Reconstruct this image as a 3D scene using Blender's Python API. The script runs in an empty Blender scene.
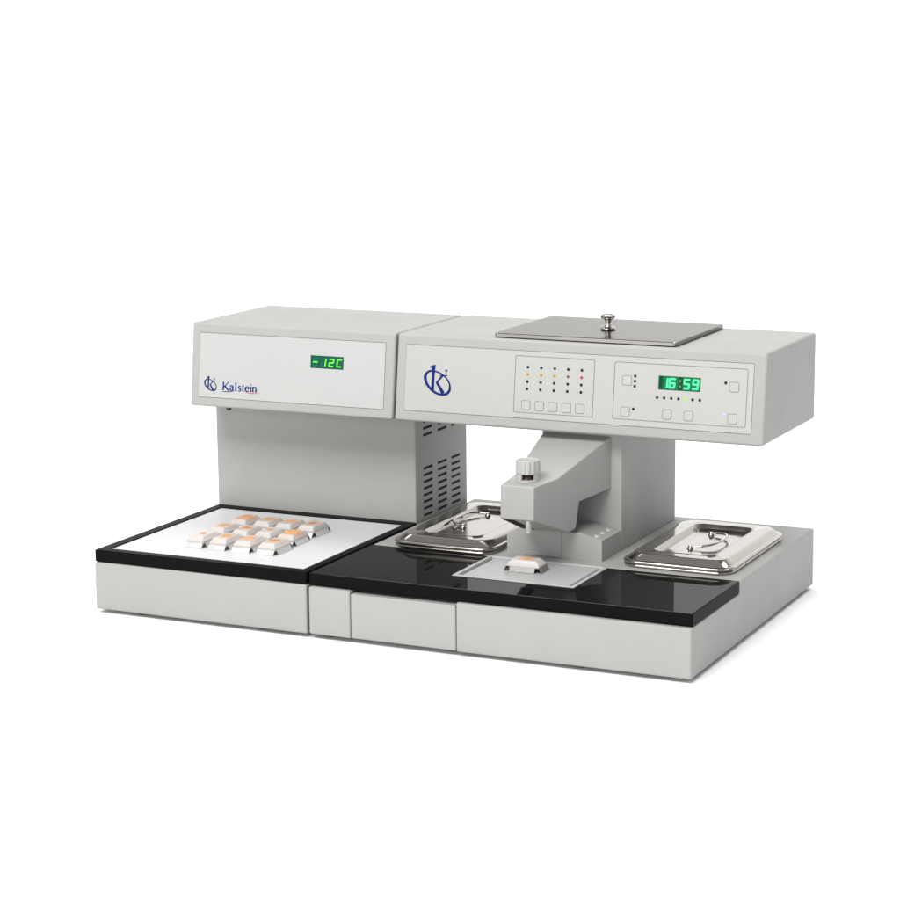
import bpy, bmesh, math, random
from mathutils import Vector, Matrix
random.seed(7)
S = bpy.context.scene
COL = S.collection
PI = math.pi

# ------------------------------------------------------------------ materials
def mat(name, col, rough=.5, metal=0., spec=.5, noise=0., nscale=40., bump=0., bscale=600., emit=None, estr=1., rnoise=0.,
        coat=0., sss=0., trans=0., stretch=None):
    m = bpy.data.materials.new(name); m.use_nodes = True
    nt = m.node_tree; b = nt.nodes['Principled BSDF']
    b.inputs['Base Color'].default_value = (*col, 1); b.inputs['Roughness'].default_value = rough
    b.inputs['Metallic'].default_value = metal; b.inputs['Specular IOR Level'].default_value = spec
    b.inputs['Coat Weight'].default_value = coat
    if sss:
        b.inputs['Subsurface Weight'].default_value = sss
        b.inputs['Subsurface Radius'].default_value = (.004, .003, .002)
        b.inputs['Subsurface Scale'].default_value = 1.
    if trans: b.inputs['Transmission Weight'].default_value = trans
    tc = nt.nodes.new('ShaderNodeTexCoord')
    src = tc.outputs['Object']
    if stretch:
        mp = nt.nodes.new('ShaderNodeMapping'); mp.inputs['Scale'].default_value = stretch
        nt.links.new(src, mp.inputs['Vector']); src = mp.outputs['Vector']
    if noise:
        n = nt.nodes.new('ShaderNodeTexNoise'); n.inputs['Scale'].default_value = nscale; n.inputs['Detail'].default_value = 5
        nt.links.new(src, n.inputs['Vector'])
        r = nt.nodes.new('ShaderNodeMapRange')
        r.inputs['From Min'].default_value = .3; r.inputs['From Max'].default_value = .7
        r.inputs['To Min'].default_value = 1 - noise; r.inputs['To Max'].default_value = 1 + noise
        nt.links.new(n.outputs['Fac'], r.inputs['Value'])
        mx = nt.nodes.new('ShaderNodeVectorMath'); mx.operation = 'SCALE'
        mx.inputs[0].default_value = col
        nt.links.new(r.outputs['Result'], mx.inputs['Scale']); nt.links.new(mx.outputs['Vector'], b.inputs['Base Color'])
    if rnoise:
        n = nt.nodes.new('ShaderNodeTexNoise'); n.inputs['Scale'].default_value = nscale * .7; n.inputs['Detail'].default_value = 6
        nt.links.new(src, n.inputs['Vector'])
        r = nt.nodes.new('ShaderNodeMapRange')
        r.inputs['From Min'].default_value = .3; r.inputs['From Max'].default_value = .7
        r.inputs['To Min'].default_value = max(.01, rough - rnoise); r.inputs['To Max'].default_value = rough + rnoise
        nt.links.new(n.outputs['Fac'], r.inputs['Value']); nt.links.new(r.outputs['Result'], b.inputs['Roughness'])
    if bump:
        n = nt.nodes.new('ShaderNodeTexNoise'); n.inputs['Scale'].default_value = bscale; n.inputs['Detail'].default_value = 3
        nt.links.new(src, n.inputs['Vector'])
        bp = nt.nodes.new('ShaderNodeBump'); bp.inputs['Strength'].default_value = bump; bp.inputs['Distance'].default_value = .001
        nt.links.new(n.outputs['Fac'], bp.inputs['Height']); nt.links.new(bp.outputs['Normal'], b.inputs['Normal'])
    if emit:
        b.inputs['Emission Color'].default_value = (*emit, 1); b.inputs['Emission Strength'].default_value = estr
    return m

M = {}
M['paint'] = mat('grey powder coat', (.325, .3235, .315), .52, spec=.3, noise=.02, nscale=14, bump=.05, bscale=900, rnoise=.05)
M['panel'] = mat('cream membrane', (.374, .373, .353), .38, noise=.008, nscale=12, bump=.02, bscale=500)
M['panel_cool'] = mat('white membrane', (.398, .403, .395), .38, noise=.008, nscale=12, bump=.02, bscale=500)
M['seam'] = mat('dark seam', (.15, .15, .146), .6)
M['black'] = mat('black phenolic edge', (.005, .005, .005), .42, noise=.35, nscale=500, bump=.12, bscale=1200, spec=.03)
M['gloss'] = mat('black polished worktop', (.006, .006, .006), .025, spec=.2, noise=.2, nscale=300, rnoise=.012)
def polished_black(m, k):
    # thin-film dulled polish: the mirror layer keeps only a share of a plain dielectric's reflection
    nt = m.node_tree; b = nt.nodes['Principled BSDF']; b.inputs['Specular IOR Level'].default_value = 0
    out = nt.nodes['Material Output']
    fr = nt.nodes.new('ShaderNodeFresnel'); fr.inputs['IOR'].default_value = 1.5
    mu = nt.nodes.new('ShaderNodeMath'); mu.operation = 'MULTIPLY'; mu.inputs[1].default_value = k; nt.links.new(fr.outputs[0], mu.inputs[0])
    g = nt.nodes.new('ShaderNodeBsdfGlossy'); g.inputs['Roughness'].default_value = .03; g.inputs['Color'].default_value = (1, 1, .98, 1)
    mx = nt.nodes.new('ShaderNodeMixShader'); nt.links.new(mu.outputs[0], mx.inputs[0]); nt.links.new(b.outputs[0], mx.inputs[1]); nt.links.new(g.outputs[0], mx.inputs[2])
    nt.links.new(mx.outputs[0], out.inputs['Surface'])
polished_black(M['gloss'], .36)
M['coldwhite'] = mat('white enamel', (.55, .555, .56), .38, spec=.25, noise=.01, nscale=15)
M['steel'] = mat('polished stainless', (.385, .362, .33), .11, 1., rnoise=.03, nscale=60)
M['steel_dull'] = mat('satin stainless', (.300, .290, .268), .15, 1., noise=.03, nscale=30, stretch=(3, 120, 3), rnoise=.02)
M['steel_dull'].node_tree.nodes['Principled BSDF'].inputs['Specular Tint'].default_value = (.55, .55, .54, 1)
M['chrome'] = mat('bright chrome', (.52, .51, .49), .07, 1.)
M['tin'] = mat('pressed steel mould', (.66, .66, .655), .36, .62, rnoise=.05, nscale=200)
M['tin_shaded'] = mat('shaded steel mould', (.20, .196, .19), .42, .8, rnoise=.05, nscale=200)  # same pressed steel, colour darkened to paint out the bright reflection
M['alu'] = mat('anodised plate', (.425, .43, .425), .40, .22, noise=.03, nscale=60, rnoise=.05)
M['shade_black'] = mat('painted black shade', (.004, .004, .004), .9)  # black colour stands in for shade in the vents and under the arm
M['line'] = mat('printed grey line', (.17, .17, .165), .5)
M['blue'] = mat('printed navy', (.002, .012, .125), .5, spec=.15)
M['red'] = mat('printed red', (.55, .02, .05), .45)
M['led_off'] = mat('dark indicator lens', (.003, .010, .008), .35, spec=.25)
M['led_yellow'] = mat('yellow indicator lens', (.36, .21, .015), .3, spec=.3, emit=(.6, .34, .02), estr=.10)
M['led_red'] = mat('red indicator lens', (.30, .03, .045), .3, spec=.3, emit=(.6, .04, .08), estr=.08)
M['led_green'] = mat('lit green lens', (.2, .5, .02), .3, emit=(.28, .75, .03), estr=.7)
M['led_blue'] = mat('lit blue white lens', (.25, .27, .5), .3, emit=(.30, .36, 1.), estr=1.)
M['win_teal'] = mat('teal display window', (.004, .04, .026), .3, spec=.15, emit=(.004, .085, .05), estr=.7)
M['win_green'] = mat('green display window', (.002, .025, .010), .3, spec=.12, emit=(.0, .09, .035), estr=.6)
M['glow'] = mat('lit display glow', (.002, .04, .02), .3, spec=.1, emit=(.0, .19, .075), estr=.9)
M['seg_unlit'] = mat('unlit segment', (.006, .07, .04), .3, spec=.15, emit=(.004, .11, .055), estr=.7)
M['seg_green'] = mat('lit green segment', (.05, .4, .03), .4, emit=(.09, .66, .015), estr=.85)
M['seg_cyan'] = mat('lit cyan segment', (.04, .3, .13), .4, spec=.2, emit=(.07, .92, .33), estr=1.0)
M['seg_dim'] = mat('dim colon segment', (.05, .2, .02), .4, emit=(.10, .42, .01), estr=.8)
M['knob'] = mat('white plastic', (.37, .37, .36), .35, sss=.1)
M['clear'] = mat('clear plastic', (.93, .93, .92), .10, trans=.85)
M['brown'] = mat('brown bush', (.06, .03, .016), .35)
M['green'] = mat('dark green bolt', (.003, .032, .022), .4)
M['rubber'] = mat('grey rubber', (.16, .16, .155), .7)
M['floor'] = mat('white sweep', (.92, .92, .92), .9, spec=.1)

def wax_mat(name, stain, rad, amt):
    m = mat(name, (.50, .468, .445), .36, sss=.15)
    nt = m.node_tree; b = nt.nodes['Principled BSDF']
    tc = nt.nodes.new('ShaderNodeTexCoord')
    n = nt.nodes.new('ShaderNodeTexNoise'); n.inputs['Scale'].default_value = 90; n.inputs['Detail'].default_value = 3
    nt.links.new(tc.outputs['Object'], n.inputs['Vector'])
    sub = nt.nodes.new('ShaderNodeVectorMath'); sub.operation = 'SUBTRACT'; sub.inputs[1].default_value = (0, .0, .0162)
    nt.links.new(tc.outputs['Object'], sub.inputs[0])
    sc = nt.nodes.new('ShaderNodeVectorMath'); sc.operation = 'MULTIPLY'; sc.inputs[1].default_value = (1.15, .8, 1.2)
    nt.links.new(sub.outputs[0], sc.inputs[0])
    ln = nt.nodes.new('ShaderNodeVectorMath'); ln.operation = 'LENGTH'; nt.links.new(sc.outputs[0], ln.inputs[0])
    ad = nt.nodes.new('ShaderNodeMath'); ad.operation = 'MULTIPLY_ADD'; ad.inputs[1].default_value = .008
    nt.links.new(n.outputs['Fac'], ad.inputs[0]); nt.links.new(ln.outputs['Value'], ad.inputs[2])
    r = nt.nodes.new('ShaderNodeMapRange'); r.interpolation_type = 'SMOOTHSTEP'
    r.inputs['From Min'].default_value = rad + .004; r.inputs['From Max'].default_value = rad * 2 + .006
    r.inputs['To Min'].default_value = amt; r.inputs['To Max'].default_value = 0
    nt.links.new(ad.outputs[0], r.inputs['Value'])
    mx = nt.nodes.new('ShaderNodeMix'); mx.data_type = 'RGBA'
    mx.inputs['A'].default_value = (.50, .468, .445, 1); mx.inputs['B'].default_value = (*stain, 1)
    nt.links.new(r.outputs['Result'], mx.inputs['Factor']); nt.links.new(mx.outputs['Result'], b.inputs['Base Color'])
    return m

def tissue_mat(name, a, b_):
    m = mat(name, a, .4, sss=.1)
    nt = m.node_tree; b = nt.nodes['Principled BSDF']
    tc = nt.nodes.new('ShaderNodeTexCoord')
    n = nt.nodes.new('ShaderNodeTexNoise'); n.inputs['Scale'].default_value = 160; n.inputs['Detail'].default_value = 4
    nt.links.new(tc.outputs['Object'], n.inputs['Vector'])
    mx = nt.nodes.new('ShaderNodeMix'); mx.data_type = 'RGBA'
    mx.inputs['A'].default_value = (*a, 1); mx.inputs['B'].default_value = (*b_, 1)
    nt.links.new(n.outputs['Fac'], mx.inputs['Factor']); nt.links.new(mx.outputs['Result'], b.inputs['Base Color'])
    return m
M['t_brown'] = tissue_mat('brown tissue', (.36, .13, .05), (.50, .24, .11))
M['t_tan'] = tissue_mat('tan tissue', (.46, .20, .06), (.60, .32, .12))
M['t_orange'] = tissue_mat('orange tissue', (.62, .24, .07), (.72, .36, .16))
M['t_bright'] = tissue_mat('vivid orange tissue', (.80, .27, .05), (.85, .36, .12))
M['w_pale'] = wax_mat('pale wax', (.47, .37, .30), .005, .6)
M['w_warm'] = wax_mat('warm wax', (.54, .32, .19), .0080, .75)
M['w_vivid'] = wax_mat('vivid stained wax', (.58, .29, .125), .0095, .9)

M['w_core'] = wax_mat('wax with stained core', (.66, .33, .19), .0060, .9)

# ------------------------------------------------------------------ helpers
def wn(o):
    md = o.modifiers.new('weighted_normal', 'WEIGHTED_NORMAL'); md.keep_sharp = True; md.weight = 100

def obj(name, bm, material, parent=None, origin=(0, 0, 0), angle=35):
    bmesh.ops.recalc_face_normals(bm, faces=bm.faces[:])
    o0 = Vector(origin)
    for v in bm.verts: v.co -= o0
    me = bpy.data.meshes.new(name); bm.to_mesh(me); bm.free()
    for mm in (material if isinstance(material, (list, tuple)) else [material]): me.materials.append(M[mm])
    for p in me.polygons: p.use_smooth = True
    me.set_sharp_from_angle(angle=math.radians(angle))
    o = bpy.data.objects.new(name, me); COL.objects.link(o)
    if parent is not None: o.parent = parent
    if material in ('paint', 'black', 'coldwhite') or isinstance(material, list): wn(o)
    return o

def thing(name, label, cat, loc, group=None):
    o = bpy.data.objects.new(name, None); COL.objects.link(o); o.location = loc
    o.empty_display_size = .02
    o['label'] = label; o['category'] = cat
    if group: o['group'] = group
    return o

def bevel(bm, w, seg=3, edges=None, min_angle=20):
    es = edges if edges is not None else [e for e in bm.edges if len(e.link_faces) == 2 and e.calc_face_angle(0) > math.radians(min_angle)]
    if w > 0: bmesh.ops.bevel(bm, geom=es, offset=w, segments=seg, profile=.5, affect='EDGES', clamp_overlap=True)

def box(x0, x1, y0, y1, z0, z1, bev=.002, seg=3):
    bm = bmesh.new()
    vs = [bm.verts.new((x, y, z)) for x in (x0, x1) for y in (y0, y1) for z in (z0, z1)]
    for f in ((0, 1, 3, 2), (4, 6, 7, 5), (0, 4, 5, 1), (2, 3, 7, 6), (0, 2, 6, 4), (1, 5, 7, 3)): bm.faces.new([vs[i] for i in f])
    bmesh.ops.recalc_face_normals(bm, faces=bm.faces[:])
    bevel(bm, bev, seg)
    return bm

def prism(poly, axis_a, axis_b, bev=.002, seg=3):
    """poly: list of 3-D point pairs makers; axis_a / axis_b: functions giving the two end points of each profile point"""
    bm = bmesh.new()
    A = [bm.verts.new(axis_a(p)) for p in poly]; B = [bm.verts.new(axis_b(p)) for p in poly]
    n = len(poly)
    bm.faces.new(A); bm.faces.new(B[::-1])
    for i in range(n): bm.faces.new((A[i], B[i], B[(i + 1) % n], A[(i + 1) % n]))
    bmesh.ops.recalc_face_normals(bm, faces=bm.faces[:])
    bevel(bm, bev, seg)
    return bm

def join(bm, other, mi=None):
    me = bpy.data.meshes.new('tmp')
    if mi is not None:
        for f in other.faces: f.material_index = mi
    other.to_mesh(me); other.free(); bm.from_mesh(me); bpy.data.meshes.remove(me)
    return bm

def lathe(profile, cx, cy, cz, n=40, flute=0, flute_n=16, flute_range=None):
    bm = bmesh.new(); rings = []
    for r, z in profile:
        if r < 1e-6: rings.append([bm.verts.new((cx, cy, cz + z))]); continue
        ring = []
        for i in range(n):
            a = 2 * PI * i / n; rr = r
            if flute and flute_range[0] <= z <= flute_range[1]: rr = r - flute * (.5 + .5 * math.cos(a * flute_n)) ** 3
            ring.append(bm.verts.new((cx + rr * math.cos(a), cy + rr * math.sin(a), cz + z)))
        rings.append(ring)
    for a, b in zip(rings, rings[1:]):
        if len(a) == 1 and len(b) == 1: continue
        for i in range(n):
            j = (i + 1) % n
            if len(a) == 1: bm.faces.new((a[0], b[j], b[i]))
            elif len(b) == 1: bm.faces.new((a[i], a[j], b[0]))
            else: bm.faces.new((a[i], a[j], b[j], b[i]))
    return bm

def tube(pts, r, n=14):
    bm = bmesh.new(); rings = []
    P = [Vector(p) for p in pts]
    up = Vector((0, 0, 1)); prev = None
    for i, p in enumerate(P):
        t = (P[min(i + 1, len(P) - 1)] - P[max(i - 1, 0)]).normalized()
        a = up.cross(t) if prev is None else prev - t * prev.dot(t)
        if a.length < 1e-6: a = Vector((1, 0, 0)).cross(t)
        a.normalize(); b = t.cross(a); prev = a
        rr = r[i] if isinstance(r, (list, tuple)) else r
        rings.append([bm.verts.new(p + rr * (math.cos(2 * PI * k / n) * a + math.sin(2 * PI * k / n) * b)) for k in range(n)])
    for A, B in zip(rings, rings[1:]):
        for k in range(n): bm.faces.new((A[k], A[(k + 1) % n], B[(k + 1) % n], B[k]))
    bm.faces.new(rings[0][::-1]); bm.faces.new(rings[-1])
    return bm

def rrect(x0, x1, y0, y1, r, n=8):
    pts = []
    for cx, cy, a0 in ((x1 - r, y1 - r, 0), (x0 + r, y1 - r, PI / 2), (x0 + r, y0 + r, PI), (x1 - r, y0 + r, 1.5 * PI)):
        for i in range(n + 1):
            a = a0 + PI / 2 * i / n
            pts.append((cx + r * math.cos(a), cy + r * math.sin(a)))
    return pts

def loft_rects(x0, x1, y0, y1, r, rings, n=8, cap_bottom=True):
    bm = bmesh.new(); R = []
    for ins, z in rings:
        rr = max(.006, r - ins * .28)
        R.append([bm.verts.new((x, y, z)) for x, y in rrect(x0 + ins, x1 - ins, y0 + ins, y1 - ins, rr, n)])
    for a, b in zip(R, R[1:]):
        k = len(a)
        for i in range(k): bm.faces.new((a[i], a[(i + 1) % k], b[(i + 1) % k], b[i]))
    bm.faces.new(R[-1])
    if cap_bottom: bm.faces.new(R[0][::-1])
    return bm

def boolean_cut(o, cutter_bm, angle=35):
    me = bpy.data.meshes.new('cut'); cutter_bm.to_mesh(me); cutter_bm.free()
    c = bpy.data.objects.new('cut', me); COL.objects.link(c)
    md = o.modifiers.new('cut', 'BOOLEAN'); md.object = c; md.operation = 'DIFFERENCE'; md.solver = 'EXACT'
    dg = bpy.context.evaluated_depsgraph_get(); dg.update()
    new = bpy.data.meshes.new_from_object(o.evaluated_get(dg))
    o.modifiers.clear(); wn(o); old = o.data; o.data = new; bpy.data.meshes.remove(old); bpy.data.objects.remove(c)
    for p in o.data.polygons: p.use_smooth = True
    o.data.set_sharp_from_angle(angle=math.radians(angle))

# ------------------------------------------------------------------ sloping fascia coordinates (x along the head, s up the slope, d outwards)
FB = Vector((0, .2777, .2653)); FT = Vector((0, .2943, .3961))
FD = (FT - FB).normalized(); FN = Vector((0, -FD.z, FD.y))
def fp(x, s, d): return Vector((x, 0, 0)) + FB + FD * s + FN * d

def fpoly(pts, d0, d1, bev=0.):
    bm = bmesh.new()
    A = [bm.verts.new(fp(x, s, d0)) for x, s in pts]; B = [bm.verts.new(fp(x, s, d1)) for x, s in pts]
    n = len(pts)
    bm.faces.new(B); bm.faces.new(A[::-1])
    for i in range(n): bm.faces.new((A[i], A[(i + 1) % n], B[(i + 1) % n], B[i]))
    bmesh.ops.recalc_face_normals(bm, faces=bm.faces[:])
    if bev:
        fe = [e for e in bm.edges if all(v in B for v in e.verts)]
        bevel(bm, bev, 2, fe)
    return bm

def fring(outer, inner, d0, d1):
    bm = bmesh.new(); n = len(outer)
    v = [[bm.verts.new(fp(x, s, d)) for x, s in L] for L in (outer, inner) for d in (d0, d1)]
    o0, o1, i0, i1 = v
    for k in range(n):
        j = (k + 1) % n
        bm.faces.new((o1[k], o1[j], i1[j], i1[k])); bm.faces.new((o0[k], o0[j], o1[j], o1[k]))
        bm.faces.new((i0[k], i0[j], i1[j], i1[k])); bm.faces.new((o0[k], o0[j], i0[j], i0[k]))
    return bm

def fframe(x0, x1, s0, s1, r, w, d0, d1):
    return fring(rrect(x0, x1, s0, s1, r, 5), rrect(x0 + w, x1 - w, s0 + w, s1 - w, max(r - w, .0002), 5), d0, d1)

def fdome(x, s, r, d0, h, n=16):
    bm = bmesh.new(); rings = []
    for k in range(5):
        a = k / 4 * PI / 2
        if k == 4: rings.append([bm.verts.new(fp(x, s, d0 + h))])
        else: rings.append([bm.verts.new(fp(x + r * math.cos(a) * math.cos(t), s + r * math.cos(a) * math.sin(t), d0 + h * math.sin(a)))
                            for t in (2 * PI * i / n for i in range(n))])
    for a, b in zip(rings, rings[1:]):
        for i in range(n):
            j = (i + 1) % n
            if len(b) == 1: bm.faces.new((a[i], a[j], b[0]))
            else: bm.faces.new((a[i], a[j], b[j], b[i]))
    bm.faces.new(rings[0][::-1])
    return bm

def stroke(pts, widths, d0, d1):
    """a printed stroke: flat ribbon along pts with a width at each point"""
    n = len(pts); Lp, Rp = [], []
    for i, (x, s) in enumerate(pts):
        a = pts[max(i - 1, 0)]; b = pts[min(i + 1, n - 1)]
        dx, ds = b[0] - a[0], b[1] - a[1]; l = math.hypot(dx, ds) or 1
        w = (widths[i] if isinstance(widths, (list, tuple)) else widths) / 2
        Lp.append((x - ds / l * w, s + dx / l * w)); Rp.append((x + ds / l * w, s - dx / l * w))
    return fpoly(Lp + Rp[::-1], d0, d1)

# ------------------------------------------------------------------ 1. cooling module
W = .360
co = (.18, .28, -.006)
cool = thing('cooling_unit', 'grey cooling unit with white cold plate, navy lettering and green -12C display', 'lab machine', co)
obj('base', box(0, W - .0002, 0, .5654, 0, .0718, .003), 'paint', cool, co)
for fx, fy in ((.0681, .02), (.2757, .02), (.06, .53), (.30, .53)):
    obj('foot', lathe([(0, 0), (.0055, 0), (.007, .0015), (.007, .007), (0, .007)], fx, fy, -.006, 20), 'rubber', cool, co)

def ring_frame(x0, x1, y0, y1, ix0, ix1, iy0, iy1, z0, z1, bev):
    bm = bmesh.new()
    O = [(x0, y0), (x1, y0), (x1, y1), (x0, y1)]; I = [(ix0, iy0), (ix1, iy0), (ix1, iy1), (ix0, iy1)]
    v = [[bm.verts.new((x, y, z)) for x, y in L] for L in (O, I) for z in (z0, z1)]
    o0, o1, i0, i1 = v
    for k in range(4):
        j = (k + 1) % 4
        bm.faces.new((o1[k], o1[j], i1[j], i1[k])); bm.faces.new((o0[k], o0[j], o1[j], o1[k]))
        bm.faces.new((i0[k], i0[j], i1[j], i1[k])); bm.faces.new((o0[k], o0[j], i0[j], i0[k]))
    bmesh.ops.recalc_face_normals(bm, faces=bm.faces[:])
    bevel(bm, bev, 3, min_angle=40)
    return bm
obj('cold_plate_rim', ring_frame(.0004, W - .0009, .002, .3575, .018, .3455, .019, .3355, .0724, .0904, .0016), 'black', cool, co)
obj('cold_plate', box(.0185, .345, .0195, .335, .0735, .0893, .0008), 'coldwhite', cool, co)
col = obj('column', box(0, .3570, .358, .546, .0722, .270, .0004), 'paint', cool, co)
# perforated side sheet of the column
def vent_sheet():
    x1, x0 = .3582, .3571
    ys = [(.386, .419), (.438, .4715), (.488, .5202)]; h = .0043
    zs = [.0955 + .0107 * k for k in range(8)] + [.2237, .2344, .2451, .2558]
    yl = sorted({.3583, .5457, *[v for a in ys for v in a]}); zl = sorted({.0724, .270, *[v for z in zs for v in (z - h / 2, z + h / 2)]})
    bm = bmesh.new(); cache = {}
    def V(x, y, z):
        k = (round(x, 5), round(y, 5), round(z, 5))
        if k not in cache: cache[k] = bm.verts.new((x, y, z))
        return cache[k]
    hole = lambda y, z: any(a < y < b for a, b in ys) and any(abs(z - c) < h / 2 for c in zs)
    for i in range(len(yl) - 1):
        for j in range(len(zl) - 1):
            y0, y1, z0, z1 = yl[i], yl[i + 1], zl[j], zl[j + 1]
            if hole((y0 + y1) / 2, (z0 + z1) / 2):
                for q in (((y0, z0), (y1, z0)), ((y1, z0), (y1, z1)), ((y1, z1), (y0, z1)), ((y0, z1), (y0, z0))):
                    f = bm.faces.new((V(x1, *q[0]), V(x1, *q[1]), V(x0 + .0003, *q[1]), V(x0 + .0003, *q[0])))
                f = bm.faces.new((V(x0 + .0003, y0, z0), V(x0 + .0003, y1, z0), V(x0 + .0003, y1, z1), V(x0 + .0003, y0, z1))); f.material_index = 1  # back of the shallow hole coloured black for the dark inside
            else: bm.faces.new((V(x1, y0, z0), V(x1, y1, z0), V(x1, y1, z1), V(x1, y0, z1)))
    a, b, c, d = (yl[0], zl[0]), (yl[-1], zl[0]), (yl[-1], zl[-1]), (yl[0], zl[-1])
    for p, q in ((a, b), (b, c), (c, d), (d, a)):
        vs = [bm.verts.new((x, *t)) for x, t in ((x1, p), (x1, q), (x0, q), (x0, p))]; bm.faces.new(vs)
    return bm
def obj_nr(name, bm, mats, parent, origin):
    # keeps the face directions as built
    return obj(name, bm, mats, parent, origin)
obj_nr('vent_panel', vent_sheet(), ['paint', 'shade_black'], col, co)

HEADP = [(.2777, .2653), (.2943, .3961), (.5328, .3961), (.5328, .2653)]
hd = obj('head_housing', prism(HEADP, lambda p: (.0007, *p), lambda p: (.3596, *p), .0042, 4), 'paint', cool, co)
obj('locking_bolt', lathe([(0, -.0070), (.0026, -.0070), (.0042, -.0056), (.0042, -.001), (.0030, .0), (.0030, .002), (0, .002)], .0612, .296, .2653, 20), 'green', hd, co)

def fascia(root, o, x0, x1, s0, s1, material):
    seam = fpoly([(x0 - .0004, s0 - .0007), (x1 + .0004, s0 - .0007), (x1 + .0004, s1 + .0009), (x0 - .0004, s1 + .0009)], -.002, .00025)
    bm = fpoly([(x0, s0), (x1, s0), (x1, s1), (x0, s1)], -.001, .0009, .0004)
    join(bm, seam, 1)
    return bm
pn = obj('front_panel', fascia(cool, co, .0160, .3436, .0153, .1160, 'panel_cool'), ['panel_cool', 'seam'], cool, co)
D0, D1 = .0005, .00125
# temperature display
dw = obj('display_window', fpoly([(.2155, .0713), (.2728, .0713), (.2728, .0909), (.2155, .0909)], D0, .0013, .0003), 'win_teal', pn, co)
def seg(x, s, w, h, t, which, slant=.12, d0=.001, d1=.00165):
    """one seven-segment character; which: letters a..g"""
    bm = bmesh.new(); m = h / 2; nonlocal_n = [0]
    def P(u, v): return (x + u + slant * (v - m), s + v)
    def bar(p, q):
        (u0, v0), (u1, v1) = p, q; hor = abs(u1 - u0) > abs(v1 - v0); k = t / 2; e = k * .75
        nonlocal_n[0] += 1
        if hor: L = [(u0 - e, v0), (u0 - e * .3, v0 + k), (u1 + e * .3, v0 + k), (u1 + e, v0), (u1 + e * .3, v0 - k), (u0 - e * .3, v0 - k)]
        else: L = [(u0, v0 - e), (u0 + k, v0 - e * .3), (u0 + k, v1 + e * .3), (u0, v1 + e), (u0 - k, v1 + e * .3), (u0 - k, v0 - e * .3)]
        join(bm, fpoly([P(*q) for q in L], d0, d1 + .00003 * nonlocal_n[0]))
    k = t / 2; x1 = w - k; y1 = h - k
    pos = dict(a=((k, y1), (x1, y1)), d=((k, k), (x1, k)), g=((k, m), (x1, m)), f=((k, m), (k, y1)), e=((k, k), (k, m)), b=((x1, m), (x1, y1)), c=((x1, k), (x1, m)))
    for c in which: bar(*pos[c])
    return bm
bm = bmesh.new()
for x, wh in ((.2196, 'g'), (.2340, 'bc'), (.2475, 'abged'), (.2612, 'adef')):
    join(bm, seg(x, .0745, .0090, .0128, .0021, wh))
obj('lit_digits', bm, 'seg_green', pn, co)
bm = bmesh.new()
for x in (.2196, .2340): join(bm, seg(x, .0745, .0090, .0128, .0017, 'abcdefg' if x > .23 else 'abcdef', d0=.001, d1=.00145))
# (unlit segments stay a shade lighter than their window)
obj('unlit_segments', bm, 'seg_unlit', pn, co)

# the round k emblem, in millimetres about its centre
K_OUT = [(-11.7, 14.51), (-16.7, 13.21), (-21.1, 9.28), (-23.4, 4.03), (-22.0, -3.22), (-18.2, -9.38), (-11.7, -15.93), (-4.9, -20.16), (2.4, -22.48), (9.5, -23.18), (15.5, -22.08), (20.4, -18.15), (22.4, -13.41), (21.6, -6.15), (18.5, 0.0), (14.2, 4.84), (7.9, 9.48), (1.6, 12.4), (-3.5, 13.61)]
K_IN = [(-11.5, 11.6), (-15.5, 10.08), (-17.9, 6.65), (-18.4, 2.52), (-16.9, -3.83), (-13.0, -9.58), (-8.8, -13.51), (-3.0, -17.24), (3.2, -19.35), (9.3, -19.56), (14.3, -18.05), (17.7, -15.12), (19.0, -11.39), (18.7, -5.45), (16.0, -0.61), (12.2, 3.83), (7.0, 7.67), (1.8, 10.08), (-3.4, 11.39)]
def smooth_loop(L, k=4):
    n = len(L); out = []
    for i in range(n):
        p0, p1, p2, p3 = (Vector(L[(i + j - 1) % n]) for j in range(4))
        for q in range(k):
            t = q / k
            out.append(tuple(.5 * ((2 * p1) + (p2 - p0) * t + (2 * p0 - 5 * p1 + 4 * p2 - p3) * t * t + (3 * p1 - p0 - 3 * p2 + p3) * t ** 3)))
    return out
K_PARTS = [[(-14.4, 18.34), (-11.0, 21.27), (-4.5, 22.79), (-5.6, 5.04), (-5.3, -15.12), (-6.5, -17.95), (-10.2, -15.83), (-10.3, -8.97), (-9.9, 9.48), (-10.8, 18.15)],
           [(6.0, 7.16), (10.0, 7.06), (0.4, -3.73), (-3.1, -3.93)], [(2.9, 7.86), (16.0, 8.16), (16.1, 6.96), (3.0, 6.25)],
           [(-3.1, -3.93), (0.4, -2.83), (12.3, -17.74), (7.4, -20.76)],
           [(13.2, 18.54), (14.2, 15.53), (16.7, 15.02), (14.2, 14.12), (13.6, 10.79), (12.7, 14.02), (10.5, 14.71), (12.6, 15.42)]]
def emblem(cx, cs, k):
    f = lambda L: [(cx + x * k / 1000, cs + y * k / 1000) for x, y in L]
    bm = fring(f(smooth_loop(K_OUT)), f(smooth_loop(K_IN)), D0, D1)
    for i, L in enumerate(K_PARTS): join(bm, fpoly(f(L), D0, D1 + .00006 * (i + 1)))
    return bm
obj('emblem', emblem(.0380, .0369, .51), 'blue', pn, co)

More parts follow.
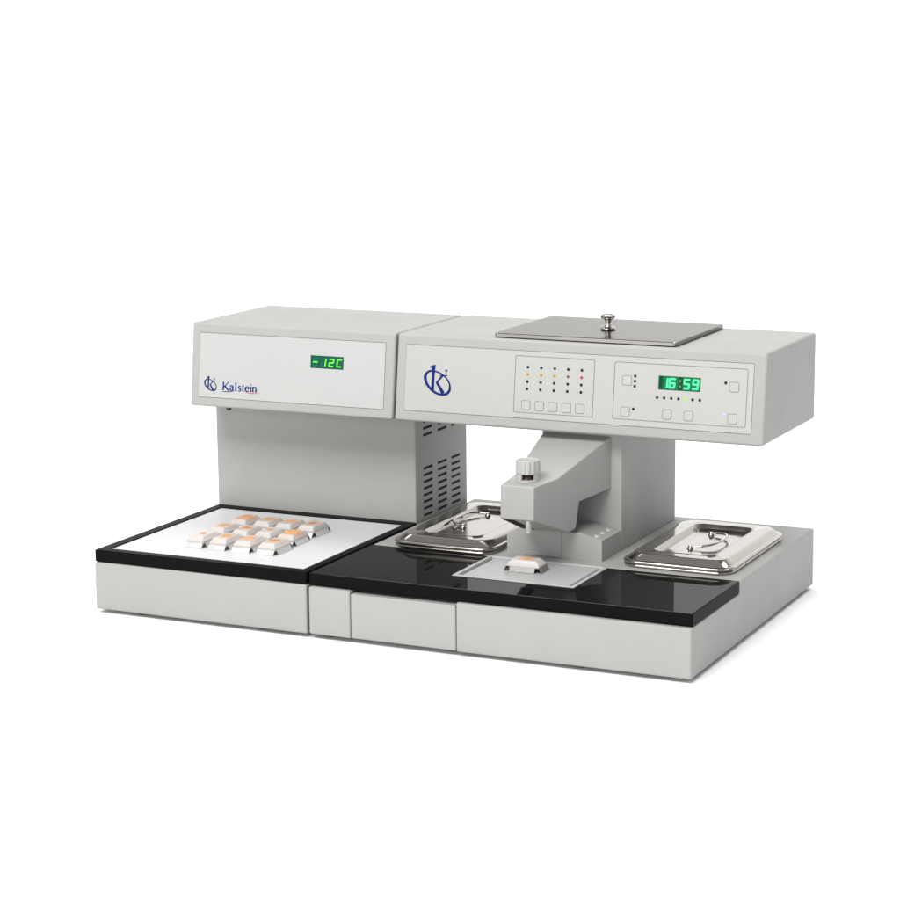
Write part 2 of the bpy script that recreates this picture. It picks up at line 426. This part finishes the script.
# serif lettering on the cooling unit, built of strokes (x0, x1, base, height)
def letters():
    bm = bmesh.new(); e = [0]
    def st(pts, w):
        e[0] += 1; join(bm, stroke(pts, w, D0, D1 + .00002 * (e[0] % 8)))
    B = .0279; cap = .0128; xh = .0080; thick, thin = .0023, .0012
    def serif(x, s, w=.0036): st([(x - w / 2, s), (x + w / 2, s)], .0007)
    def stem(x, h, both=True, t=thick):
        st([(x, B), (x, B + h)], t); serif(x, B + .0003)
        if both: serif(x - .0004, B + h - .0003, .0030)
    def arc(cx, cs, rx, rs, a0, a1, w0, w1, n=14):
        pts, ws = [], []
        for i in range(n + 1):
            a = math.radians(a0 + (a1 - a0) * i / n)
            pts.append((cx + rx * math.cos(a), cs + rs * math.sin(a))); c = abs(math.cos(a)); ws.append(w0 + (w1 - w0) * c)
        st(pts, ws)
    # K
    stem(.0615, cap); st([(.0625, B + .0052), (.0700, B + cap - .0004)], thin); serif(.0698, B + cap - .0003)
    st([(.0640, B + .0066), (.0706, B + .0003)], thick); serif(.0709, B + .0003)
    # a
    arc(.0763, B + .0056, .0026, .0022, 160, 0, thin, thick); st([(.0789, B + .0058), (.0789, B + .0006), (.0808, B + .0005)], [thick, thick, thin])
    arc(.0764, B + .0024, .0026, .0022, 60, 320, thin, thick)
    # l
    stem(.0842, cap + .0002)
    # s
    arc(.0912, B + .0058, .0021, .0020, 30, 235, thin, thin * 1.4); arc(.0912, B + .0020, .0021, .0020, 60, -150, thin, thin * 1.5)
    st([(.0897, B + .0046), (.0927, B + .0031)], thick * .9)
    # t
    st([(.0970, B + .0108), (.0970, B + .0016), (.0978, B + .0004), (.0996, B + .0006)], [thin, thick, thick * .7, thin]); st([(.0951, B + xh - .0004), (.0995, B + xh - .0004)], .0008)
    # e
    arc(.1046, B + .0040, .0032, .0038, 5, 320, thin, thick); st([(.1015, B + .0043), (.1078, B + .0043)], .0008)
    # i
    stem(.1112, xh); arc(.1110, B + .0112, .0005, .0005, 0, 360, .0010, .0010)
    # n
    stem(.1152, xh); arc(.1181, B + .0050, .0025, .0028, 165, 10, thin, thick); stem(.1206, .0052, False)
    # rule under the K
    st([(.0600, B - .0022), (.0706, B - .0020), (.0806, B - .0010)], [.0005, .0013, .0004])
    st([(.1262, B - .0022), (.1268, B - .0008)], .0009)
    return bm
obj('lettering', letters(), 'blue', pn, co)
obj('underline', stroke([(.1015, .0268), (.1120, .0256), (.1238, .0262)], [.0004, .0013, .0006], D0, D1), 'red', pn, co)

# ------------------------------------------------------------------ 2. dispensing module
do = (.65, .28, -.006)
disp = thing('embedding_unit', 'wide grey embedding unit with black worktop, dispensing arm and 16:59 control panel', 'lab machine', do)
X0, X1 = .3626, .937
PR = [(0, 0), (0, .070), (.202, .070), (.202, .0888), (.5654, .0888), (.5654, 0)]
cab = obj('cabinet', prism(PR, lambda p: (X0, *p), lambda p: (X1, *p), .003, 3), 'paint', disp, do)
boolean_cut(cab, box(X0 - .02, .5962, -.02, .030, -.02, .0702, 0))
obj('cover_panel', box(.3632, .4296, 0, .029, .0006, .0700, .003), 'paint', disp, do)
dr = obj('drawer', box(.4309, .5944, -.0004, .029, .0014, .0662, .0022), 'paint', disp, do)
for fx, fy in ((.3855, .02), (.7712, .02), (.9117, .02), (.40, .54), (.90, .54)):
    obj('foot', lathe([(0, 0), (.0055, 0), (.007, .0015), (.007, .007), (0, .007)], fx, fy, -.006, 20), 'rubber', disp, do)
# black worktop: polished top, matt edge
wt = box(X0 - .0008, X1 - .0006, .0062, .2014, .0706, .0888, .0012, 2)
wt.normal_update()
for f in wt.faces: f.material_index = 0 if f.normal.z > .9 else 1
obj('worktop', wt, ['gloss', 'black'], disp, do)
# warm plate let into the worktop
boolean_cut(bpy.data.objects['worktop'], box(.5585, .7380, .0745, .1985, .0800,   .0950, 0), 12)
def tray():
    x0, x1, y0, y1 = .5555, .7410, .0715, .2010
    zb = .0889
    R = [((0, 0), zb), ((0, 0), zb + .0007), ((.0004, .0004), zb + .0011), ((.0052, .0050), zb + .0011), ((.0058, .0054), zb + .0006), ((.0062, .0056), zb - .0042), ((.0118, .0072), zb - .0042), ((.0122, .0074), zb - .0006), ((.0126, .0078), zb - .0003)]
    bm = bmesh.new(); L = []
    for (ix, iy), z in R: L.append([bm.verts.new(p) for p in ((x0 + ix, y0 + iy, z), (x1 - ix, y0 + iy, z), (x1 - ix, y1 - iy, z), (x0 + ix, y1 - iy, z))])
    for a, b in zip(L, L[1:]):
        for i in range(4): bm.faces.new((a[i], a[(i + 1) % 4], b[(i + 1) % 4], b[i]))
    bm.faces.new(L[-1])
    return bm
obj('warm_plate', tray(), 'alu', disp, do)
obj('column', box(.593, .7200, .308, .542, .0880, .270, .0025), 'paint', disp, do)
# heater block with chamfered shoulders
BP = [(.5695, .0880), (.5695, .1175), (.5985, .1280), (.6875, .1285), (.7195, .1200), (.7195, .0880)]
hb = obj('heater_block', prism(BP, lambda p: (p[0], .2310, p[1]), lambda p: (p[0], .3090, p[1]), .0012, 2), 'paint', disp, do)
obj('block_cover', box(.5990, .6570, .2292, .2600, .0892, .1500, .0010, 2), 'paint', hb, do)
for k in range(3):
    t = .243 + .0225 * k
    x = .7070; z = .1200 + (.7195 - x) / .032 * .0085
    s = lathe([(.0, .0024), (.0036, .0022), (.0052, .0010), (.0056, -.001), (0, -.001)], 0, 0, 0, 20)
    bmesh.ops.transform(s, matrix=Matrix.Translation((x, t, z)) @ Matrix.Rotation(.26, 4, 'Y'), verts=s.verts[:])
    obj('screw', s, 'tin', hb, do)
# dispensing arm, wider towards the column
AP = [(.1305, .1634), (.1315, .2122), (.186, .2168), (.3030, .2580), (.3090, .2580), (.3090, .1810), (.2346, .1736), (.2264, .1356), (.2100, .1326)]
arm = obj('dispensing_arm', prism(AP, lambda p: (.6040 - .045 * (p[0] - .13), *p), lambda p: (.6552 + .27 * (p[0] - .13), *p), .0022, 3), 'paint', disp, do)
kx, ky = .6325, .1640
kz = .2150
obj('dosing_knob', lathe([(0, .0), (.0165, .0), (.0178, .0012), (.0178, .0165), (.0170, .0188), (.0152, .0198), (.0140, .0198), (.0130, .0192), (0, .0192)],
    kx, ky, kz + .0103, 128, .0016, 14, (.0005, .0180)), 'knob', arm, do)
def collar():
    bm = lathe([(.0090, -.003), (.0172, -.003), (.0178, .0004), (.0172, .0016), (.0150, .0021), (.0090, .0021), (.0090, -.003)], kx, ky, kz, 48)
    # guard wall round the bush, open towards the operator
    n = 36; a0, a1 = math.radians(-66 + 36), math.radians(-66 + 324); L = []
    for i in range(n + 1):
        a = a0 + (a1 - a0) * i / n
        L.append([bm.verts.new((kx + r * math.cos(a), ky + r * math.sin(a), kz + z)) for r, z in ((.0166, .0018), (.0163, .0101), (.0128, .0101), (.0128, .0018))])
    for A, B in zip(L, L[1:]):
        for k in range(4): bm.faces.new((A[k], A[(k + 1) % 4], B[(k + 1) % 4], B[k]))
    bm.faces.new(L[0]); bm.faces.new(L[-1][::-1])
    return bm
obj('knob_collar', collar(), 'knob', arm, do)
obj('knob_bush', lathe([(0, -.004), (.0098, -.004), (.0098, .0022), (.0090, .0052), (.0072, .0078), (.0050, .0092), (.0050, .0112), (0, .0112)], kx, ky, kz, 36), 'brown', arm, do)
obj('nozzle', lathe([(.0, .0005), (.0026, .0005), (.0030, .0), (.0040, .0), (.0044, .0006), (.0044, .030), (0, .030)], .6440, .1395, .1440, 28), 'tin', arm, do)
shade_profile = [(.1335, .1616), (.2080, .1328), (.2080, .1400), (.1335, .1688)]  # black plate added to paint the shade on the arm's underside
obj('underside_shade', prism(shade_profile, lambda p: (.6065, *p), lambda p: (.6240, *p), .0003, 1), 'shade_black', arm, do)
obj('head_housing', prism(HEADP, lambda p: (.3628, *p), lambda p: (.9433, *p), .0045, 4), 'paint', disp, do)
cp = obj('control_panel', fascia(disp, do, .3790, .9243, .0168, .1158, 'panel'), ['panel', 'seam'], disp, do)
obj('emblem', emblem(.4333, .0651, 1.0), 'blue', cp, do)
obj('printed_frame', fframe(.5588, .6846, .0250, .1090, .0015, .0009, D0, D1), 'line', cp, do)
obj('printed_frame', fframe(.7152, .9163, .0252, .1083, .0030, .0009, D0, D1), 'line', cp, do)
def led(x, s, kind='led_off', r=.0023):
    o = obj('indicator_lamp', fdome(x, s, r, .0006, .0016), kind, cp, do)
    if kind != 'led_off': o['label'] = {'led_yellow': 'yellow indicator lamp', 'led_red': 'red indicator lamp', 'led_green': 'lit green indicator lamp', 'led_blue': 'lit blue white indicator lamp'}[kind]
def button(x, s, w=.0146):
    bm = fpoly(rrect(x - w / 2 + .0008, x + w / 2 - .0008, s - w / 2 + .0008, s + w / 2 - .0008, .0022, 5), .0005, .00145, .0004)
    join(bm, fpoly(rrect(x - w / 2, x + w / 2, s - w / 2, s + w / 2, .0028, 5), .0004, .0011), 1)
    obj('push_button', bm, ['panel', 'line'], cp, do)
for i in range(5):
    x = .5793 + .02133 * i
    for j, s in enumerate((.0925, .0819, .0711, .0604)):
        led(x, s, ('led_yellow' if i < 3 else 'led_red') if j == 1 else 'led_off')
    button(.5787 + .02138 * i, .0362)
for i in range(7): led(.7823 + .01073 * i, .0601, 'led_green' if i == 4 else 'led_off')
for s in (.0889, .0815, .0742): led(.7474, s)
led(.7470, .0413); led(.8838, .0868); led(.8842, .0417, 'led_blue')
for x, s in ((.7353, .0818), (.7346, .0365), (.7983, .0367), (.8308, .0366), (.8967, .0815), (.8963, .0366)): button(x, s)
obj('display_window', fpoly([(.7833, .0717), (.8468, .0717), (.8468, .0917), (.7833, .0917)], D0, .0013, .0003), 'win_green', cp, do)
bm = bmesh.new()
for a, b in ((.7905, .8128), (.8203, .8461)): join(bm, fpoly([(a, .0725), (b, .0725), (b, .0909), (a, .0909)], .001, .00145))
obj('lit_backing', bm, 'glow', cp, do)
bm = bmesh.new()
for x, wh in ((.7882, 'bc'), (.7993, 'acdefg'), (.8210, 'afgcd'), (.8343, 'abcdfg')):
    join(bm, seg(x, .0742, .0100, .0152, .0027, wh, slant=.08, d0=.0012, d1=.0018))
obj('lit_digits', bm, 'seg_cyan', cp, do)
bm = bmesh.new()
for s in (.0775, .0858): join(bm, fdome(.8163, s, .0013, .0012, .0005))
obj('colon', bm, 'seg_dim', cp, do)

# ------------------------------------------------------------------ 3. steel lids
def pan_lid(x0, x1, y0, y1, tip, hy, hx, label):
    z = .0889
    o = ((x0 + x1) / 2, (y0 + y1) / 2, z)
    t = thing('pan_lid', label, 'lid', o, 'steel pan lids on the embedding unit')
    def roll(c, r, ins0, a0, a1, n):
        return [(ins0 + r - r * math.cos(math.radians(a0 + (a1 - a0) * k / n)), c + r * math.sin(math.radians(a0 + (a1 - a0) * k / n))) for k in range(n + 1)]
    R = [(.012, .0)] + roll(.0023, .0023, .0006, -85, 80, 7) + [(.0032, .0047)] + roll(.0073, .0025, 0, -70, 82, 7) + \
        [(.0050, .0100), (.0126, .0180), (.0132, .0183), (.0190, .0184), (.0352, .0184), (.0360, .0190), (.0370, .0189), (.0379, .0181), (.0398, .0131), (.0406, .0121), (.0422, .0118), (.0434, .0116), (.0600, .0116)]
    obj('lid_body', loft_rects(x0, x1, y0, y1, .026, [(i, z + h) for i, h in R], 10), 'steel', t, o, 33)
    fz = z + .0116
    (ya, yb), xa = hy, hx
    ym, rr = (ya + yb) / 2, (yb - ya) / 2
    for y in (ya, yb):
        obj('handle_lug', lathe([(0, -.001), (.0048, -.001), (.0048, .0008), (.0034, .0022), (.0030, .0044), (.0022, .0056), (0, .006)], xa, y, fz, 20), 'steel', t, o)
    pts = []
    n = 28
    for i in range(n + 1):
        a = PI * i / n
        pts.append((xa + tip * (abs(math.sin(a)) ** .75), ym - math.copysign(abs(math.cos(a)) ** .8, math.cos(a)) * rr * (1 + .12 * math.sin(a) ** 2), fz + .0036 + .0030 * math.sin(a)))
    obj('bail_handle', tube(pts, .0017, 12), 'chrome', t, o)
    return t
pan_lid(.3910, .5590, .1985, .4790, -.027, (.312, .403), .461, 'steel pan lid beside the vented column, bail handle folded towards the cooling unit')
pan_lid(.7505, .9175, .2160, .4870, .034, (.313, .407), .825, 'steel pan lid on the open end of the embedding unit, clear of any column')
# flat tank lid with a turned knob
to = (.6605, .409, .3962)
tl = thing('tank_lid', 'flat grey steel tank lid with turned knob on top of the embedding unit head', 'lid', to)
R = [(.004, .3976), (.0002, .3976), (0, .3979), (0, .4024), (.0010, .4034)]
obj('lid_plate', loft_rects(.5185, .8035, .3020, .5190, .003, R, 4), 'steel_dull', tl, to, 30)
obj('knob', lathe([(0, .0), (.0085, .0), (.0112, .0012), (.0116, .0022), (.0100, .0034), (.0060, .0046), (.0042, .0070), (.0040, .0100), (.0046, .0125), (.0062, .0148), (.0105, .0172), (.0116, .0190),
    (.0112, .0206), (.0085, .0226), (.0045, .0237), (0, .024)], .6610, .4010, .4034, 36), 'steel', tl, to)

# ------------------------------------------------------------------ 4. moulds with wax blocks
def mould_mesh():
    """sheet steel carrier: a plate on four flared tongues, open at the corners"""
    bm = bmesh.new(); hx, hy, z, t = .0150, .0252, .0074, .0009
    join(bm, box(-hx, hx, -hy, hy, z - t, z, .0002, 1))
    def tongue(p, q, out):
        (ax, ay), (bx, by) = p, q; ox, oy = out
        v = [bm.verts.new(c) for c in ((ax, ay, z - .0001), (bx, by, z - .0001), (bx + ox * 1.0, by + oy * 1.0, .0003), (ax + ox, ay + oy, .0003))]
        nx = [bm.verts.new((c.co.x - ox * .12, c.co.y - oy * .12, c.co.z - .0006 if i < 2 else c.co.z)) for i, c in enumerate(v)]
        bm.faces.new(v); bm.faces.new(nx[::-1])
        for i in range(4): bm.faces.new((v[i], v[(i + 1) % 4], nx[(i + 1) % 4], nx[i]))
    tongue((-hx + .0004, -hy), (hx - .0004, -hy), (0, -.0042)); tongue((hx - .0004, hy), (-hx + .0004, hy), (0, .0042))
    tongue((hx, -hy + .006), (hx, hy - .006), (.0038, 0)); tongue((-hx, hy - .006), (-hx, -hy + .006), (-.0038, 0))
    return bm
def wax_mesh(seed=0):
    rnd = random.Random(seed)
    bm = bmesh.new()
    z0, z1 = .0075, .0164
    R = [(.0147, .0248, z0), (.0147, .0248, z0 + .0024), (.0144, .0244, z0 + .0029), (.0116, .0198, z1 - .0007), (.0108, .0187, z1), (.0060, .0100, z1 + .0003)]
    L = []
    for hx, hy, z in R:
        L.append([bm.verts.new((x + rnd.uniform(-.0003, .0003), y + rnd.uniform(-.0003, .0003), z)) for x, y in rrect(-hx, hx, -hy, hy, .0024, 3)])
    for a, b in zip(L, L[1:]):
        k = len(a)
        for i in range(k): bm.faces.new((a[i], a[(i + 1) % k], b[(i + 1) % k], b[i]))
    bm.faces.new(L[-1]); bm.faces.new(L[0][::-1])
    return bm
def tissue_mesh(rx, ry, seed):
    rnd = random.Random(seed); n = 22
    ph = [rnd.uniform(0, 6.28) for _ in range(3)]
    f = lambda a: 1 + .13 * math.sin(2 * a + ph[0]) + .09 * math.sin(3 * a + ph[1]) + .05 * math.sin(5 * a + ph[2])
    bm = bmesh.new(); L = []
    for k, (q, h) in enumerate(((1, .0158), (1, .01672), (.8, .0169), (.4, .0170))):
        L.append([bm.verts.new((rx * q * f(2 * PI * i / n) * math.cos(2 * PI * i / n), ry * q * f(2 * PI * i / n) * math.sin(2 * PI * i / n), h)) for i in range(n)])
    for a, b in zip(L, L[1:]):
        for i in range(n): bm.faces.new((a[i], a[(i + 1) % n], b[(i + 1) % n], b[i]))
    bm.faces.new(L[-1]); bm.faces.new(L[0][::-1])
    return bm
proto = thing('tissue_block', 'x', 'wax block', (0, 0, 0), 'wax blocks on the white cold plate')
obj('mould', mould_mesh(), 'tin', proto)
pw = obj('wax', wax_mesh(), 'w_pale', proto, angle=24)
pt = obj('tissue', tissue_mesh(.005, .006, 1), 't_brown', pw, angle=50)

def copy_block(root):
    r = root.copy(); COL.objects.link(r)
    for ch in root.children:
        c = ch.copy(); COL.objects.link(c); c.parent = r
        for g in ch.children:
            d = g.copy(); COL.objects.link(d); d.parent = c
    return r
def restyle(r, wax, tis, rx, ry, seed):
    for ch in r.children:
        if ch.name.startswith('wax'):
            bm = wax_mesh(seed); me = bpy.data.meshes.new('wax'); bmesh.ops.recalc_face_normals(bm, faces=bm.faces[:]); bm.to_mesh(me); bm.free(); me.materials.append(M[wax])
            for p in me.polygons: p.use_smooth = True
            me.set_sharp_from_angle(angle=math.radians(24)); ch.data = me
            for g in ch.children:
                bm = tissue_mesh(rx, ry, seed); me = bpy.data.meshes.new('tissue'); bmesh.ops.recalc_face_normals(bm, faces=bm.faces[:]); bm.to_mesh(me); bm.free(); me.materials.append(M[tis])
                for p in me.polygons: p.use_smooth = True
                g.data = me
# x, y of each block's centre on the cold plate; look; label
BL = [
    (.1285, .1020, 'w_pale', 't_brown', .0036, .0040, 'pale wax block with small brown spot, nearest outer corner of the cold plate group'),
    (.1690, .1010, 'w_warm', 't_tan', .0058, .0056, 'wax block with broad tan spot, second along the row nearest the front'),
    (.2090, .1015, 'w_warm', 't_orange', .0056, .0058, 'wax block with pinkish orange stain, third along the row nearest the front'),
    (.2515, .1025, 'w_warm', 't_brown', .0058, .0048, 'wax block with brown oval spot, front row end nearest the black worktop'),
    (.1275, .1635, 'w_warm', 't_tan', .0058, .0062, 'wax block with round ochre spot, outer end of the middle row'),
    (.1695, .1620, 'w_warm', 't_brown', .0056, .0046, 'wax block with flat brown spot, second along the middle row'),
    (.2090, .1640, 'w_pale', 't_tan', .0048, .0046, 'whitish wax block with small tan spot, third along the middle row'),
    (.2480, .1630, 'w_vivid', 't_bright', .0070, .0072, 'wax block with largest vivid orange patch, middle row end nearest the worktop'),
    (.1285, .2270, 'w_vivid', 't_orange', .0058, .0060, 'peach tinted wax block, outer end of the row nearest the column'),
    (.1690, .2275, 'w_warm', 't_tan', .0060, .0044, 'wax block with dull tan spot, second along the row nearest the column'),
    (.2075, .2280, 'w_warm', 't_orange', .0054, .0046, 'wax block with dark orange spot, third along the row nearest the column'),
    (.2465, .2290, 'w_warm', 't_brown', .0048, .0048, 'wax block with rust brown spot, back row end nearest the steel lid'),
]
for i, (x, y, wx, ts, rx, ry, lab) in enumerate(BL):
    o = proto if i == 0 else copy_block(proto)
    o.location = (x, {0: .1010, 1: .1610, 2: .2268}[i // 4] + (y - (.102, .163, .228)[i // 4]) * .6, .0893); o.rotation_euler = (0, 0, random.uniform(-.035, .035)); o['label'] = lab
    restyle(o, wx, ts, rx * 1.3, ry * 1.3, 11 + i)
o = copy_block(proto)
o.location = (.6385, .1440, .0888); o.rotation_euler = (0, 0, PI / 2 + .02)
o['label'] = 'single wax block with orange centre on the metal plate under the dispensing nozzle'
del o['group']
restyle(o, 'w_core', 't_orange', .0030, .0042, 77)
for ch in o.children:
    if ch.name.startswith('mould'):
        ch.data = ch.data.copy(); ch.data.materials[0] = M['tin_shaded']

# ------------------------------------------------------------------ 5. white studio sweep (floor curving up into the backdrop)
bm = bmesh.new()
prof = [(-7., -.006), (3.2, -.006)]
for i in range(1, 17):
    a = PI / 2 * i / 16; prof.append((3.2 + 1.6 * math.sin(a), -.006 + 1.6 * (1 - math.cos(a))))
prof.append((4.8, 5.5))
A = [bm.verts.new((-8, y, z)) for y, z in prof]; B = [bm.verts.new((9, y, z)) for y, z in prof]
for i in range(len(prof) - 1): bm.faces.new((A[i], B[i], B[i + 1], A[i + 1]))
fl = obj('floor', bm, 'floor', None, angle=60)
fl['kind'] = 'structure'

# ------------------------------------------------------------------ camera
cam = bpy.data.cameras.new('camera'); cam.sensor_width = 36; cam.lens = 2234.27 * 36 / 900; cam.clip_end = 100; cam.clip_start = .05
c = bpy.data.objects.new('camera', cam); COL.objects.link(c)
R_ = Vector((.90359271, .4282992, -.0089451)); U_ = Vector((-.07071859, .16972573, .98295069)); F_ = Vector((-.42251521, .88755449, -.18365164))
m = Matrix((R_, U_, -F_)).transposed().to_4x4(); m.translation = (1.8722, -2.697, .8417)
c.matrix_world = m
S.camera = c

# ------------------------------------------------------------------ light
w = bpy.data.worlds.new('World'); S.world = w; w.use_nodes = True
bg = w.node_tree.nodes['Background']; bg.inputs['Color'].default_value = (.95, .97, 1, 1); bg.inputs['Strength'].default_value = .46
def area(name, loc, target, sx, sy, power, col=(1, 1, 1)):
    l = bpy.data.lights.new(name, 'AREA'); l.shape = 'RECTANGLE'; l.size = sx; l.size_y = sy; l.energy = power; l.color = col
    o = bpy.data.objects.new(name, l); COL.objects.link(o); o.location = loc
    o.rotation_euler = (Vector(target) - Vector(loc)).to_track_quat('-Z', 'Y').to_euler()
    return o
area('softbox_key', (.3, -2.6, 3.6), (.45, .3, .1), 3.2, 1.6, 218, (1, .99, .97))
area('softbox_front', (.1, -5.0, 1.2), (.45, .3, .3), 4.5, 1.8, 80, (1, .99, .975))
area('softbox_rear', (-.1, 1.9, 4.2), (-.2, 2.6, 0), 6.5, 1.6, 158, (1, .995, .98))

S.render.engine = 'CYCLES'
S.cycles.use_denoising = True
S.cycles.caustics_refractive = False
S.cycles.max_bounces = 10
S.view_settings.view_transform = 'Standard'; S.view_settings.look = 'None'; S.view_settings.exposure = 0; S.view_settings.gamma = 1
